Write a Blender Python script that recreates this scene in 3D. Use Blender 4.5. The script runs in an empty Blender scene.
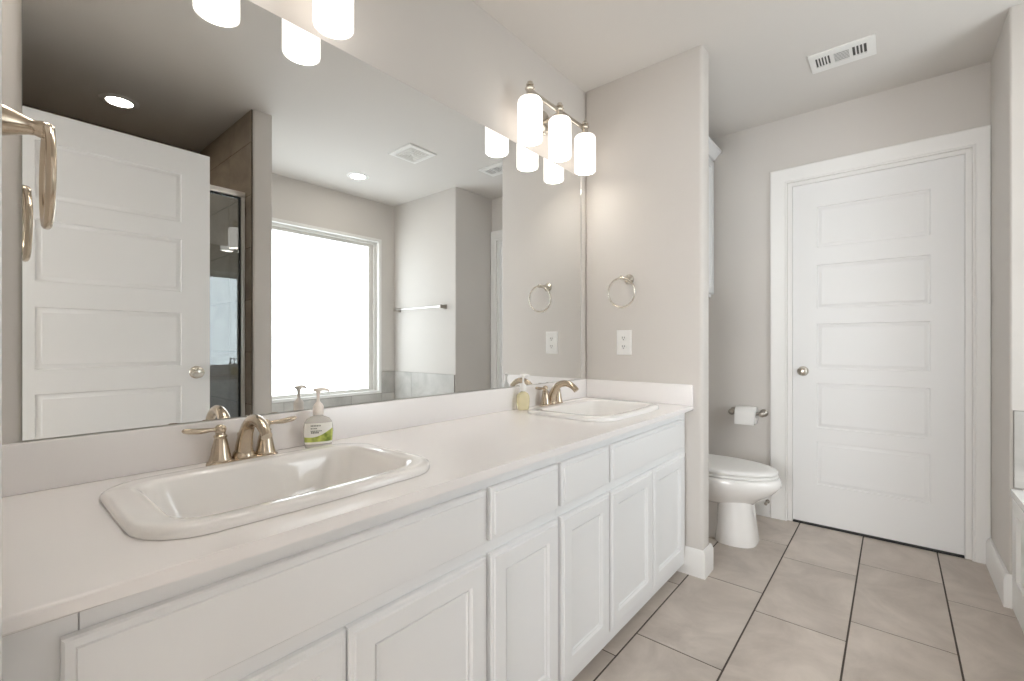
import bpy, bmesh, math, random
from mathutils import Vector, Matrix

# ------------------------------------------------------------------ scene
scene = bpy.context.scene
C = scene.collection
PI = math.pi
random.seed(7)

# camera: stands in the entry doorway, 1.3 m off the mirror wall
cam_d = bpy.data.cameras.new('camera')
cam = bpy.data.objects.new('camera', cam_d)
C.objects.link(cam)
cam.location = (1.302, 0.0, 1.08)
cam.rotation_euler = (math.radians(90), 0, math.radians(40.02))
cam_d.sensor_width = 36
cam_d.lens = 454.6 / 1024 * 36
cam_d.shift_y = 3.5 / 1024
cam_d.clip_start = 0.01
scene.camera = cam

# world: plain overcast daylight outside the rooms
world = bpy.data.worlds.new('world')
scene.world = world
world.use_nodes = True
bg = world.node_tree.nodes['Background']
bg.inputs[0].default_value = (1.0, 0.975, 0.94, 1)
bg.inputs[1].default_value = 1.0

WINDOW_LIGHT = 1.8
BEDROOM_FILL_LIGHT = 7.5  # glow of the added bedroom window, sent in through the doorway
SHADE_LIGHT = 0.62
BULB_LIGHT = 30.0
CAN_LIGHT = 22.0

scene.view_settings.view_transform = 'Standard'
scene.view_settings.look = 'None'
scene.view_settings.gamma = 1
scene.view_settings.use_curve_mapping = False
scene.view_settings.exposure = 1.42
try:
    scene.cycles.max_bounces = 14
    scene.cycles.diffuse_bounces = 8
    scene.cycles.glossy_bounces = 8
    scene.cycles.transmission_bounces = 8
    scene.cycles.transparent_max_bounces = 12
    scene.cycles.sample_clamp_indirect = 6
    scene.cycles.use_denoising = True
    scene.cycles.caustics_reflective = True
except Exception:
    pass

# ------------------------------------------------------------------ materials
def mat(name, col, rough=0.5, metal=0.0, **kw):
    m = bpy.data.materials.new(name)
    m.use_nodes = True
    b = m.node_tree.nodes['Principled BSDF']
    b.inputs['Base Color'].default_value = (*col, 1)
    b.inputs['Roughness'].default_value = rough
    b.inputs['Metallic'].default_value = metal
    for k, v in kw.items():
        b.inputs[k].default_value = v
    return m

def nodes(m):
    return m.node_tree.nodes, m.node_tree.links, m.node_tree.nodes['Principled BSDF']

def add_bump(m, scale, strength, dist=0.002, detail=3):
    n, l, b = nodes(m)
    tc = n.new('ShaderNodeTexCoord'); t = n.new('ShaderNodeTexNoise'); bp = n.new('ShaderNodeBump')
    t.inputs['Scale'].default_value = scale; t.inputs['Detail'].default_value = detail
    bp.inputs['Strength'].default_value = strength; bp.inputs['Distance'].default_value = dist
    l.new(tc.outputs['Object'], t.inputs['Vector']); l.new(t.outputs['Fac'], bp.inputs['Height'])
    l.new(bp.outputs['Normal'], b.inputs['Normal'])

def add_mottle(m, c1, c2, scale, per_island=0.0, detail=6, stretch=(1, 1, 1), rough=None):
    """procedural stone: two tones by noise, a little tone shift per tile"""
    n, l, b = nodes(m)
    tc = n.new('ShaderNodeTexCoord'); mp = n.new('ShaderNodeMapping'); t = n.new('ShaderNodeTexNoise')
    geo = n.new('ShaderNodeNewGeometry'); add = n.new('ShaderNodeVectorMath'); add.operation = 'ADD'
    sc = n.new('ShaderNodeVectorMath'); sc.operation = 'SCALE'; sc.inputs['Scale'].default_value = 9.0
    comb = n.new('ShaderNodeCombineXYZ')
    for i in range(3):
        l.new(geo.outputs['Random Per Island'], comb.inputs[i])
    l.new(comb.outputs[0], sc.inputs[0])
    mp.inputs['Scale'].default_value = stretch
    l.new(tc.outputs['Object'], mp.inputs[0]); l.new(mp.outputs[0], add.inputs[0]); l.new(sc.outputs[0], add.inputs[1])
    l.new(add.outputs[0], t.inputs['Vector'])
    t.inputs['Scale'].default_value = scale; t.inputs['Detail'].default_value = detail; t.inputs['Roughness'].default_value = 0.62
    t.inputs['Distortion'].default_value = 0.6
    r = n.new('ShaderNodeValToRGB')
    r.color_ramp.elements[0].position = 0.3; r.color_ramp.elements[0].color = (*c1, 1)
    r.color_ramp.elements[1].position = 0.7; r.color_ramp.elements[1].color = (*c2, 1)
    l.new(t.outputs['Fac'], r.inputs[0])
    hsv = n.new('ShaderNodeHueSaturation')
    mr = n.new('ShaderNodeMapRange'); mr.inputs[3].default_value = 1 - per_island; mr.inputs[4].default_value = 1 + per_island
    l.new(geo.outputs['Random Per Island'], mr.inputs[0]); l.new(mr.outputs[0], hsv.inputs['Value'])
    l.new(r.outputs[0], hsv.inputs['Color']); l.new(hsv.outputs[0], b.inputs['Base Color'])
    bp = n.new('ShaderNodeBump'); bp.inputs['Strength'].default_value = 0.15; bp.inputs['Distance'].default_value = 0.002
    l.new(t.outputs['Fac'], bp.inputs['Height']); l.new(bp.outputs['Normal'], b.inputs['Normal'])

def emit(name, col, s):
    m = bpy.data.materials.new(name); m.use_nodes = True
    n = m.node_tree.nodes; l = m.node_tree.links
    n.clear()
    e = n.new('ShaderNodeEmission'); o = n.new('ShaderNodeOutputMaterial')
    e.inputs[0].default_value = (*col, 1); e.inputs[1].default_value = s
    l.new(e.outputs[0], o.inputs[0])
    return m

M = {}
M['wall'] = mat('greige_paint', (0.66, 0.628, 0.594), 0.75); add_bump(M['wall'], 160, 0.12, 0.0015)
M['ceiling'] = mat('ceiling_paint', (0.70, 0.672, 0.64), 0.85); add_bump(M['ceiling'], 120, 0.15, 0.0015)
M['trim'] = mat('white_trim_paint', (0.85, 0.84, 0.82), 0.38)
M['door'] = mat('white_door_paint', (0.84, 0.84, 0.835), 0.42); add_bump(M['door'], 300, 0.03, 0.0005)
M['cabinet'] = mat('cabinet_paint', (0.835, 0.84, 0.845), 0.4)
M['counter'] = mat('cultured_marble', (0.885, 0.86, 0.85), 0.22)
M['porcelain'] = mat('porcelain', (0.88, 0.865, 0.845), 0.06); M['porcelain'].node_tree.nodes['Principled BSDF'].inputs['Coat Weight'].default_value = 0.4
M['nickel'] = mat('brushed_nickel', (0.58, 0.49, 0.385), 0.22, 1.0)
n_, l_, b_ = nodes(M['nickel'])
M['nickel_pale'] = mat('satin_nickel', (0.66, 0.62, 0.55), 0.2, 1.0)
M['nickel_dark'] = mat('dark_satin_nickel', (0.40, 0.37, 0.33), 0.28, 1.0)
M['chrome'] = mat('polished_chrome', (0.8, 0.8, 0.8), 0.08, 1.0)
M['mirror'] = mat('silvered_glass', (0.895, 0.91, 0.91), 0.0, 1.0)
M['mirror_edge'] = mat('mirror_edge', (0.30, 0.33, 0.31), 0.3)
M['floor_tile'] = mat('floor_tile', (0.4, 0.35, 0.3), 0.42)
add_mottle(M['floor_tile'], (0.44, 0.385, 0.340), (0.66, 0.590, 0.528), 4.2, 0.05, 9)
M['grout'] = mat('dark_grout', (0.085, 0.070, 0.058), 0.9)
M['shower_tile'] = mat('shower_tile', (0.3, 0.25, 0.2), 0.35)
add_mottle(M['shower_tile'], (0.21, 0.165, 0.12), (0.43, 0.35, 0.27), 2.6, 0.08, 8, (1, 1, 1.6))
M['shower_grout'] = mat('shower_grout', (0.10, 0.08, 0.06), 0.9)
M['tub_tile'] = mat('tub_tile', (0.5, 0.48, 0.46), 0.5)
add_mottle(M['tub_tile'], (0.40, 0.385, 0.36), (0.62, 0.60, 0.57), 3.5, 0.04, 8)
M['tub_grout'] = mat('tub_grout', (0.28, 0.26, 0.24), 0.9)
M['plastic'] = mat('white_plastic', (0.86, 0.85, 0.83), 0.3)
M['dark'] = mat('dark_void', (0.03, 0.03, 0.03), 0.8)
M['recess_shade'] = mat('recess_shade_grey', (0.11, 0.107, 0.10), 0.7)  # dark tone painted in for the shade inside openings
M['paper'] = mat('tissue_paper', (0.86, 0.85, 0.83), 0.95); add_bump(M['paper'], 90, 0.2, 0.002)
M['card'] = mat('cardboard', (0.35, 0.27, 0.19), 0.9)
M['acrylic'] = mat('tub_acrylic', (0.87, 0.86, 0.84), 0.12)
M['pump'] = mat('pump_plastic', (0.85, 0.78, 0.72), 0.35)
M['clear_soap'] = mat('clear_soap', (0.90, 0.87, 0.82), 0.08, **{'Transmission Weight': 0.55, 'IOR': 1.4})
M['yellow_soap'] = mat('yellow_soap', (0.95, 0.88, 0.62), 0.08, **{'Transmission Weight': 0.5, 'IOR': 1.4})
M['shade'] = mat('lit_opal_glass', (0.85, 0.83, 0.79), 0.35)
M['shade'].node_tree.nodes['Principled BSDF'].inputs['Emission Color'].default_value = (1.0, 0.94, 0.88, 1)
M['shade'].node_tree.nodes['Principled BSDF'].inputs['Emission Strength'].default_value = SHADE_LIGHT
M['bulb'] = emit('lit_bulb', (1.0, 0.955, 0.91), BULB_LIGHT)
M['can'] = emit('lit_downlight', (1.0, 0.93, 0.82), CAN_LIGHT)
M['bedroom_fill_pane'] = emit('added_bedroom_fill_pane', (0.98, 1.0, 1.02), BEDROOM_FILL_LIGHT)
M['carpet'] = mat('beige_carpet', (0.5, 0.46, 0.41), 0.95); add_bump(M['carpet'], 400, 0.4)
M['pane'] = emit('daylit_frosted_pane', (0.90, 0.965, 1.0), WINDOW_LIGHT)
M['vinyl'] = mat('white_vinyl', (0.74, 0.725, 0.69), 0.4)
M['gasket'] = mat('black_gasket_and_gap_shade', (0.02, 0.02, 0.02), 0.6)  # also paints the shade in the gap under the closed door
M['enamel'] = mat('shower_frame_finish', (0.80, 0.77, 0.72), 0.28, 0.55)

# soap label: white paper with a green swoosh and a yellow patch, all by object position
def label_mat():
    m = mat('soap_label', (0.9, 0.9, 0.87), 0.35)
    n, l, b = nodes(m)
    tc = n.new('ShaderNodeTexCoord'); s = n.new('ShaderNodeSeparateXYZ'); l.new(tc.outputs['Generated'], s.inputs[0])
    def mth(op, a, bb):
        q = n.new('ShaderNodeMath'); q.operation = op
        for i, v in enumerate((a, bb)):
            if isinstance(v, (int, float)): q.inputs[i].default_value = v
            else: l.new(v, q.inputs[i])
        return q.outputs[0]
    u = s.outputs[1]; z = s.outputs[2]
    wav = mth('MULTIPLY', mth('SINE', mth('MULTIPLY', u, 4.2), 0), 0.10)
    edge = mth('ADD', mth('MULTIPLY', u, 0.30), mth('SUBTRACT', 0.34, wav))
    green = mth('LESS_THAN', z, edge)
    low = mth('GREATER_THAN', z, 0.10)
    t = n.new('ShaderNodeTexNoise'); t.inputs['Scale'].default_value = 40
    r = n.new('ShaderNodeValToRGB'); r.color_ramp.elements[0].color = (0.20, 0.27, 0.03, 1); r.color_ramp.elements[1].color = (0.62, 0.68, 0.16, 1)
    r.color_ramp.elements[0].position = .35; r.color_ramp.elements[1].position = .6
    l.new(tc.outputs['Object'], t.inputs['Vector']); l.new(t.outputs['Fac'], r.inputs[0])
    mx = n.new('ShaderNodeMixRGB'); mx.inputs[1].default_value = (0.88, 0.87, 0.82, 1)
    l.new(mth('MULTIPLY', green, low), mx.inputs[0]); l.new(r.outputs[0], mx.inputs[2])
    l.new(mx.outputs[0], b.inputs['Base Color'])
    return m
M['label'] = label_mat()
M['ink'] = mat('label_ink', (0.16, 0.17, 0.15), 0.6)

def pane_glass():
    m = bpy.data.materials.new('clear_shower_glass'); m.use_nodes = True
    n = m.node_tree.nodes; l = m.node_tree.links; n.clear()
    o = n.new('ShaderNodeOutputMaterial'); mx = n.new('ShaderNodeMixShader'); f = n.new('ShaderNodeFresnel')
    t = n.new('ShaderNodeBsdfTransparent'); g = n.new('ShaderNodeBsdfGlossy')
    f.inputs[0].default_value = 2.0; g.inputs['Roughness'].default_value = 0.0
    t.inputs[0].default_value = (0.90, 0.94, 0.94, 1)
    l.new(f.outputs[0], mx.inputs[0]); l.new(t.outputs[0], mx.inputs[1]); l.new(g.outputs[0], mx.inputs[2]); l.new(mx.outputs[0], o.inputs[0])
    return m
M['glass'] = pane_glass()

# ------------------------------------------------------------------ mesh helpers
def newbm():
    return bmesh.new()

def merge(dst, src):
    me = bpy.data.meshes.new('tmp'); src.to_mesh(me); dst.from_mesh(me); bpy.data.meshes.remove(me); src.free()
    return dst

def box(bm, x0, x1, y0, y1, z0, z1, bev=0.0, seg=2, only=None):
    b = bmesh.new()
    bmesh.ops.create_cube(b, size=1)
    for v in b.verts:
        v.co = Vector(((x0 + x1) / 2 + v.co.x * (x1 - x0), (y0 + y1) / 2 + v.co.y * (y1 - y0), (z0 + z1) / 2 + v.co.z * (z1 - z0)))
    if bev > 0:
        es = list(b.edges)
        if only == 'z':
            es = [e for e in es if abs(e.verts[0].co.z - e.verts[1].co.z) > 1e-6]
        bmesh.ops.bevel(b, geom=es, offset=bev, segments=seg, affect='EDGES', profile=0.5)
    return merge(bm, b)

def loft(bm, rings, cap0=True, cap1=True, closed=True):
    vs = [[bm.verts.new(p) for p in r] for r in rings]
    n = len(vs[0])
    for a, b in zip(vs, vs[1:]):
        for i in range(n if closed else n - 1):
            j = (i + 1) % n
            try: bm.faces.new((a[i], a[j], b[j], b[i]))
            except ValueError: pass
    if cap0: bm.faces.new(list(reversed(vs[0])))
    if cap1: bm.faces.new(vs[-1])
    return bm

def lathe(bm, prof, org=(0, 0, 0), axis=(0, 0, 1), n=28, cap0=True, cap1=True):
    """prof: list of (radius, height along axis)"""
    q = Vector((0, 0, 1)).rotation_difference(Vector(axis).normalized())
    rings = []
    for r, h in prof:
        rings.append([Vector(org) + q @ Vector((max(r, 1e-5) * math.cos(2 * PI * i / n), max(r, 1e-5) * math.sin(2 * PI * i / n), h)) for i in range(n)])
    return loft(bm, rings, cap0, cap1)

def smooth_path(pts, sub=6):
    P = [Vector(p) for p in pts]
    out = []
    for i in range(len(P) - 1):
        p0 = P[max(i - 1, 0)]; p1 = P[i]; p2 = P[i + 1]; p3 = P[min(i + 2, len(P) - 1)]
        for k in range(sub):
            t = k / sub
            out.append(0.5 * ((2 * p1) + (-p0 + p2) * t + (2 * p0 - 5 * p1 + 4 * p2 - p3) * t * t + (-p0 + 3 * p1 - 3 * p2 + p3) * t ** 3))
    out.append(P[-1])
    return out

def tube(bm, pts, rad, n=14, sub=6, flat=(1, 1), cyclic=False):
    """pts path, rad constant or list of radii per control point; flat = (side, up) scale"""
    if cyclic:
        path = [Vector(p) for p in pts]; R = [rad] * len(path)
    else:
        path = smooth_path(pts, sub) if sub > 1 else [Vector(p) for p in pts]
        if isinstance(rad, (int, float)): R = [rad] * len(path)
        else:
            R = []
            for i in range(len(rad) - 1):
                for k in range(sub): R.append(rad[i] + (rad[i + 1] - rad[i]) * k / sub)
            R.append(rad[-1])
    rings = []
    L = len(path)
    prev = None
    for i, p in enumerate(path):
        if cyclic: d = path[(i + 1) % L] - path[i - 1]
        else: d = path[min(i + 1, L - 1)] - path[max(i - 1, 0)]
        d.normalize()
        if prev is None:
            up = Vector((0, 0, 1)) if abs(d.z) < 0.9 else Vector((0, 1, 0))
            u = (up - d * up.dot(d)).normalized()
        else:
            u = (prev - d * prev.dot(d)).normalized()
        prev = u
        w = d.cross(u)
        rings.append([p + (w * math.cos(2 * PI * k / n) * flat[0] + u * math.sin(2 * PI * k / n) * flat[1]) * R[i] for k in range(n)])
    if cyclic:
        rings.append(rings[0])
        b = bmesh.new(); loft(b, rings, False, False); bmesh.ops.remove_doubles(b, verts=b.verts, dist=1e-6)
        return merge(bm, b)
    return loft(bm, rings)

def torus(bm, c, R, r, axis=(0, 1, 0), n=40, m=10):
    q = Vector((0, 0, 1)).rotation_difference(Vector(axis).normalized())
    pts = [Vector(c) + q @ Vector((R * math.cos(2 * PI * i / n), R * math.sin(2 * PI * i / n), 0)) for i in range(n)]
    return tube(bm, pts, r, n=m, cyclic=True)

def rrect(cx, cy, z, hx, hy, r, k=8, bow=0.0):
    pts = []
    for (sx, sy, a0) in ((1, 1, 0), (-1, 1, 90), (-1, -1, 180), (1, -1, 270)):
        for i in range(k + 1):
            a = math.radians(a0 + 90 * i / k)
            x = sx * (hx - r) + r * math.cos(a); y = sy * (hy - r) + r * math.sin(a)
            pts.append((x, y))
        if sx == -1 and sy == 1 or sx == 1 and sy == -1:
            # extra points along the long sides so the bow stays smooth
            for j in range(1, 8):
                x = sx * hx; y = sy * (hy - r) * (1 - 2 * j / 8)
                pts.append((x, y))
    return [Vector((cx + x + (bow * max(0, 1 - (y / hy) ** 2) if x > 0 else 0), cy + y, z)) for x, y in pts]

def plate(us, vs, holes, place, w0, w1):
    """slab in (u, v) with rectangular cells left out; w0 back, w1 front; place(u, v, w) -> point"""
    b = bmesh.new()
    g = {}
    def V(i, j):
        if (i, j) not in g: g[(i, j)] = b.verts.new(place(us[i], vs[j], w1))
        return g[(i, j)]
    for i in range(len(us) - 1):
        for j in range(len(vs) - 1):
            if (i, j) in holes: continue
            b.faces.new((V(i, j), V(i + 1, j), V(i + 1, j + 1), V(i, j + 1)))
    ret = bmesh.ops.extrude_face_region(b, geom=list(b.faces))
    d = Vector(place(us[0], vs[0], w0)) - Vector(place(us[0], vs[0], w1))
    for e in ret['geom']:
        if isinstance(e, bmesh.types.BMVert): e.co += d
    return b

def panel_rings(bm, place, u0, u1, v0, v1, prof, cap_last=True, cap_first=False):
    """rectangular rings: prof = list of (inset, height w)"""
    rings = []
    for i, w in prof:
        rings.append([Vector(place(u0 + i, v0 + i, w)), Vector(place(u1 - i, v0 + i, w)), Vector(place(u1 - i, v1 - i, w)), Vector(place(u0 + i, v1 - i, w))])
    return loft(bm, rings, cap_first, cap_last)

def finish(name, bm, m, parent=None, loc=None, ang=38, smooth=True):
    bmesh.ops.recalc_face_normals(bm, faces=bm.faces)
    if smooth:
        for f in bm.faces: f.smooth = True
        for e in bm.edges:
            if len(e.link_faces) == 2 and e.calc_face_angle(0) > math.radians(ang): e.smooth = False
    org = Vector(loc) if loc is not None else Vector((0, 0, 0))
    if parent is not None:
        org = Vector(parent.get('_org', (0, 0, 0)))
    if org.length: bmesh.ops.translate(bm, verts=bm.verts, vec=-org)
    me = bpy.data.meshes.new(name); bm.to_mesh(me); bm.free()
    for mm in (m if isinstance(m, (list, tuple)) else [m]): me.materials.append(mm)
    o = bpy.data.objects.new(name, me); C.objects.link(o)
    if parent is not None:
        o.parent = parent; o['_org'] = tuple(org)
    else:
        o.location = org; o['_org'] = tuple(org)
    return o

def tag(o, label, cat, group=None, kind=None):
    o['label'] = label; o['category'] = cat
    if group: o['group'] = group
    if kind: o['kind'] = kind
    return o

def thing(name, label, cat, loc, group=None, kind=None):
    o = bpy.data.objects.new(name, None); C.objects.link(o)
    o.empty_display_size = 0.05
    o.location = loc; o['_org'] = tuple(loc)
    return tag(o, label, cat, group, kind)

def dup(root, delta, label, group=None):
    r = root.copy(); C.objects.link(r); r.location = Vector(root.location) + Vector(delta); r['label'] = label
    if group: r['group'] = group
    for ch in list(root.children):
        c = ch.copy(); C.objects.link(c); c.parent = r
        for g in list(ch.children):
            d = g.copy(); C.objects.link(d); d.parent = c
    return r

X_ = lambda u, v, w: (w, u, v)      # plane facing x: u=y v=z w=x
Y_ = lambda u, v, w: (u, w, v)      # plane facing y: u=x v=z w=y

def structure(name, bm, m, label, cat, **kw):
    return tag(finish(name, bm, m, **kw), label, cat, kind='structure')

# ------------------------------------------------------------------ room dimensions
H = 2.465           # ceiling
YP = 2.175          # partition face behind the second sink
XP = 0.627          # its free end
YD = 3.215          # wall with the closed door
XR = 1.666          # right wall beside that door
YT = 2.748          # wall at the foot of the tub
XW = 2.568          # window wall
YN = 0.002          # entry wall face
DV0, DV1 = 1.072, 1.18   # divider between shower and tub

# floor: real tiles, 30 x 61 cm, alternate columns shifted
def tile_floor():
    bm = newbm()
    w, L = 0.303, 0.607
    xe = [0.5653 - 0.303 * 2 + w * k for k in range(9)]
    xe[0] = -0.0
    for k in range(-1, 8):
        x0 = 0.5653 + w * (k - 1); x1 = x0 + w
        x0c, x1c = max(x0, 0.0), min(x1, XW)
        if x1c - x0c < 0.01: continue
        ph = 1.600 if (k % 2 == 1) else 1.438
        j = -4
        while True:
            y0 = ph + L * j; y1 = y0 + L
            j += 1
            a, c = max(y0, -0.40), min(y1, 3.335)
            if y0 > 3.335: break
            if c - a < 0.02: continue
            gx = 0.0031; gy = 0.0027
            b = bmesh.new()
            bmesh.ops.create_cube(b, size=1)
            for v in b.verts:
                v.co = Vector(((x0c + x1c) / 2 + v.co.x * (x1c - x0c - 2 * gx), (a + c) / 2 + v.co.y * (c - a - 2 * gy), -0.004 + v.co.z * 0.008))
            es = [e for e in b.edges if all(v.co.z > -0.001 for v in e.verts)]
            bmesh.ops.bevel(b, geom=es, offset=0.0008, segments=1, affect='EDGES')
            for f in b.faces: f.material_index = 0
            merge(bm, b)
    g = bmesh.new(); box(g, -0.05, XW + 0.05, -0.40, 3.335, -0.06, -0.0016)
    for f in g.faces: f.material_index = 1
    merge(bm, g)
    return bm
structure('floor', tile_floor(), [M['floor_tile'], M['grout']], 'grey-brown rectangular floor tiles laid in staggered columns with dark grout', 'floor', smooth=False)

bm = newbm(); box(bm, -0.1, XW + 0.12, -0.12, 3.335, H, H + 0.08)
structure('ceiling', bm, M['ceiling'], 'flat painted ceiling over the whole bathroom', 'ceiling')
bm = newbm(); box(bm, -0.1, 0.0, -0.115, 3.335, 0, H)
structure('wall_left', bm, M['wall'], 'long greige wall that carries the mirror and vanity lights', 'wall')
bm = newbm(); box(bm, 0.0, XP, YP, YP + 0.10, 0, H, 0.018, 4, 'z')
structure('wall_partition', bm, M['wall'], 'short greige wall between the second sink and the toilet', 'wall')
structure('wall_back', plate([0, 0.803, 1.602, XR + 0.03], [0, 2.061, H], {(1, 0)}, Y_, 3.335, YD), M['wall'], 'greige wall around the closed white door beyond the toilet', 'wall', smooth=False)
bm = newbm(); box(bm, XR, XW + 0.12, YT, 3.335, 0, H, 0.010, 3, 'z')
structure('wall_right', bm, M['wall'], 'greige corner block with rounded edge right of the closed door', 'wall')
structure('wall_window', plate([-0.115, 1.333, 2.595, YT + 0.02], [0, 0.60, 2.105, H], {(1, 1)}, X_, XW + 0.12, XW), M['wall'], 'greige outer wall around the frosted window above the tub', 'wall', smooth=False)
bm = newbm(); box(bm, 1.602, XW, DV0, DV1, 0, H, 0.012, 3, 'z')
structure('wall_divider', bm, M['wall'], 'narrow-ended wall between the shower and the tub', 'wall')
structure('wall_near', plate([0, 0.655, 1.475, XW], [0, 2.085, H], {(1, 0)}, Y_, -0.115, YN), M['wall'], 'greige entry wall around the open doorway where the viewer stands', 'wall', smooth=False)

# baseboards ------------------------------------------------------------------
def base_profile_run(bm, path, h=0.13, t=0.014):
    """path: list of (x, y, nx, ny) corner points on the wall with outward mitre directions"""
    prof = [(0.0, 0.0), (t, 0.0), (t, h - 0.022), (t - 0.005, h - 0.008), (t - 0.009, h), (0.0, h)]
    rings = [[Vector((x + nx * u, y + ny * u, z)) for u, z in prof] for x, y, nx, ny in path]
    return loft(bm, rings)
e = 0.0005
bm = newbm()
base_profile_run(bm, [(0.47, YP - e, 0, -1), (XP + e, YP - e, 1, -1), (XP + e, YP + 0.10 + e, 1, 1), (0.02, YP + 0.10 + e, 0, 1)], h=0.126, t=0.013)
structure('baseboard_partition', bm, M['trim'], 'white baseboard wrapping the end of the short wall by the vanity', 'baseboard')
bm = newbm(); base_profile_run(bm, [(0.001, YD - e, 0, -1), (0.712, YD - e, 0, -1)])
structure('baseboard_back', bm, M['trim'], 'white baseboard behind the toilet, left of the closed door', 'baseboard')
bm = newbm(); base_profile_run(bm, [(XR - e, YD - 0.02, -1, 0), (XR - e, YT - e, -1, -1), (1.6725, YT - e, 0, -1)], h=0.135, t=0.018)
structure('baseboard_right', bm, M['trim'], 'white baseboard turning the corner right of the closed door', 'baseboard')

# door casings ------------------------------------------------------------------
def casing(bm, place, uL, uR, vT, w0, sgn, width=0.09, maxL=1, maxR=1):
    prof = [(0.0, 0.0), (0.0, 0.010), (0.006, 0.013), (0.012, 0.010), (0.018, 0.014), (width - 0.02, 0.016), (width - 0.006, 0.018), (width, 0.014), (width, 0.0)]
    def ring(u, v, su, sv, mx):
        return [Vector(place(u + su * min(p, mx), v + sv * p, w0 + sgn * t)) for p, t in prof]
    rings = [ring(uL, 0, -1, 0, maxL), ring(uL, vT, -1, 1, maxL), ring(uR, vT, 1, 1, maxR), ring(uR, 0, 1, 0, maxR)]
    return loft(bm, rings)

def door_slab(place, u0, u1, v0, v1, wf, wb, panels):
    """slab with moulded panels on both faces; wf front coordinate, wb back"""
    s = 1 if wb > wf else -1
    bm = newbm()
    pu0, pu1 = panels[0][0], panels[0][1]
    d = 0.007
    # core
    c0, c1 = wf + s * d, wb - s * d
    P = [Vector(place(u, v, w)) for w in (c0, c1) for u, v in ((u0, v0), (u1, v0), (u1, v1), (u0, v1))]
    b = bmesh.new(); loft(b, [P[:4], P[4:]]); merge(bm, b)
    vs = [v0]
    for p in panels: vs += [p[2], p[3]]
    vs.append(v1)
    holes = {(1, 1 + 2 * k) for k in range(len(panels))}
    for face, back, sg in ((wf, c0, s), (wb, c1, -s)):
        merge(bm, plate([u0, pu0, pu1, u1], vs, holes, place, back, face))
        for p in panels:
            b = bmesh.new()
            panel_rings(b, place, p[0], p[1], p[2], p[3], [(0.0, face + sg * 0.0005), (0.003, face + sg * 0.0066), (0.008, face + sg * 0.0068), (0.012, face + sg * 0.0050), (0.020, face + sg * 0.0030), (0.022, face + sg * 0.0008)])
            merge(bm, b)
    return bm

def knob(bm, org, axis, s=1.0, depth=0.055):
    k = depth / 0.055
    lathe(bm, [(0.0, 0.0), (0.032 * s, 0.0), (0.032 * s, 0.004 * k), (0.028 * s, 0.009 * k), (0.014 * s, 0.012 * k), (0.011 * s, 0.020 * k), (0.012 * s, 0.027 * k), (0.022 * s, 0.032 * k), (0.028 * s, 0.041 * k), (0.026 * s, 0.049 * k), (0.016 * s, 0.054 * k), (0.0, 0.055 * k)], org, axis)

# closed door beyond the toilet
door1 = thing('door_1', 'closed white five-panel door with a round knob, right of the toilet', 'door', (1.2025, YD, 0), kind='structure')
pan = [(0.953, 1.449, 0.249, 0.504), (0.953, 1.449, 0.586, 0.850), (0.953, 1.449, 0.937, 1.200), (0.953, 1.449, 1.290, 1.548), (0.953, 1.449, 1.650, 1.892)]
finish('slab', door_slab(Y_, 0.830, 1.576, 0.014, 2.0370, YD + 0.009, YD + 0.045, pan), M['door'], door1)
bm = newbm(); casing(bm, Y_, 0.803, 1.602, 2.061, YD - e, -1, 0.09, 1, 0.0625)
finish('casing', bm, M['trim'], door1)
bm = newbm()
box(bm, 0.8035, 0.829, YD + 0.001, 3.334, 0.001, 2.0605, 0.001, 1); box(bm, 1.577, 1.6015, YD + 0.001, 3.334, 0.001, 2.0605, 0.001, 1)
box(bm, 0.829, 1.577, YD + 0.001, 3.334, 2.038, 2.0605)
box(bm, 0.829, 0.842, YD + 0.047, 3.33, 0.001, 2.038); box(bm, 1.564, 1.577, YD + 0.047, 3.33, 0.001, 2.038)
finish('jamb', bm, M['trim'], door1)
bm = newbm(); knob(bm, (0.884, YD + 0.009, 0.917), (0, -1, 0), 0.92)
finish('door_knob', bm, M['nickel_pale'], door1)
bm = newbm(); box(bm, 0.83, 1.576, YD + 0.004, 3.33, -0.001, 0.006, 0.002)  # black strip standing in for the shade under the door
finish('door_gap_shade', bm, M['gasket'], door1)

# entry door, standing open at right angles to the entry wall
door2 = thing('door_2', 'open white five-panel entry door seen in the mirror', 'door', (1.46, 0.03, 0), kind='structure')
XD = 1.46
pan = [(0.172, 0.684, 0.160, 0.420), (0.172, 0.684, 0.500, 0.762), (0.172, 0.684, 0.868, 1.118 + 0.0), (0.172, 0.684, 0.972 + 0.26, 1.236 + 0.26), (0.172, 0.684, 1.60, 1.85)]
pan = [(0.172, 0.684, 0.245, 0.505), (0.172, 0.684, 0.608, 0.868), (0.172, 0.684, 0.972, 1.236), (0.172, 0.684, 1.343, 1.606), (0.172, 0.684, 1.693, 1.937)]
finish('slab', door_slab(X_, 0.032, 0.807, 0.012, 2.062, XD, XD + 0.036, pan), M['door'], door2)
bm = newbm(); knob(bm, (XD, 0.747, 0.935), (-1, 0, 0), 1.0, 0.046); finish('door_knob', bm, M['nickel_pale'], door2)
bm = newbm(); knob(bm, (XD + 0.036, 0.747, 0.935), (1, 0, 0), 1.0, 0.055); finish('door_knob', bm, M['nickel_pale'], door2)
for z in (0.22, 1.05, 1.85):
    bm = newbm(); lathe(bm, [(0.0, 0), (0.006, 0), (0.006, 0.09), (0, 0.09)], (XD + 0.030, 0.0245, z), n=12)
    finish('hinge', bm, M['nickel_pale'], door2)
bm = newbm()
casing(bm, Y_, 0.655, 1.475, 2.085, YN + e, 1, 0.057)
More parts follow.
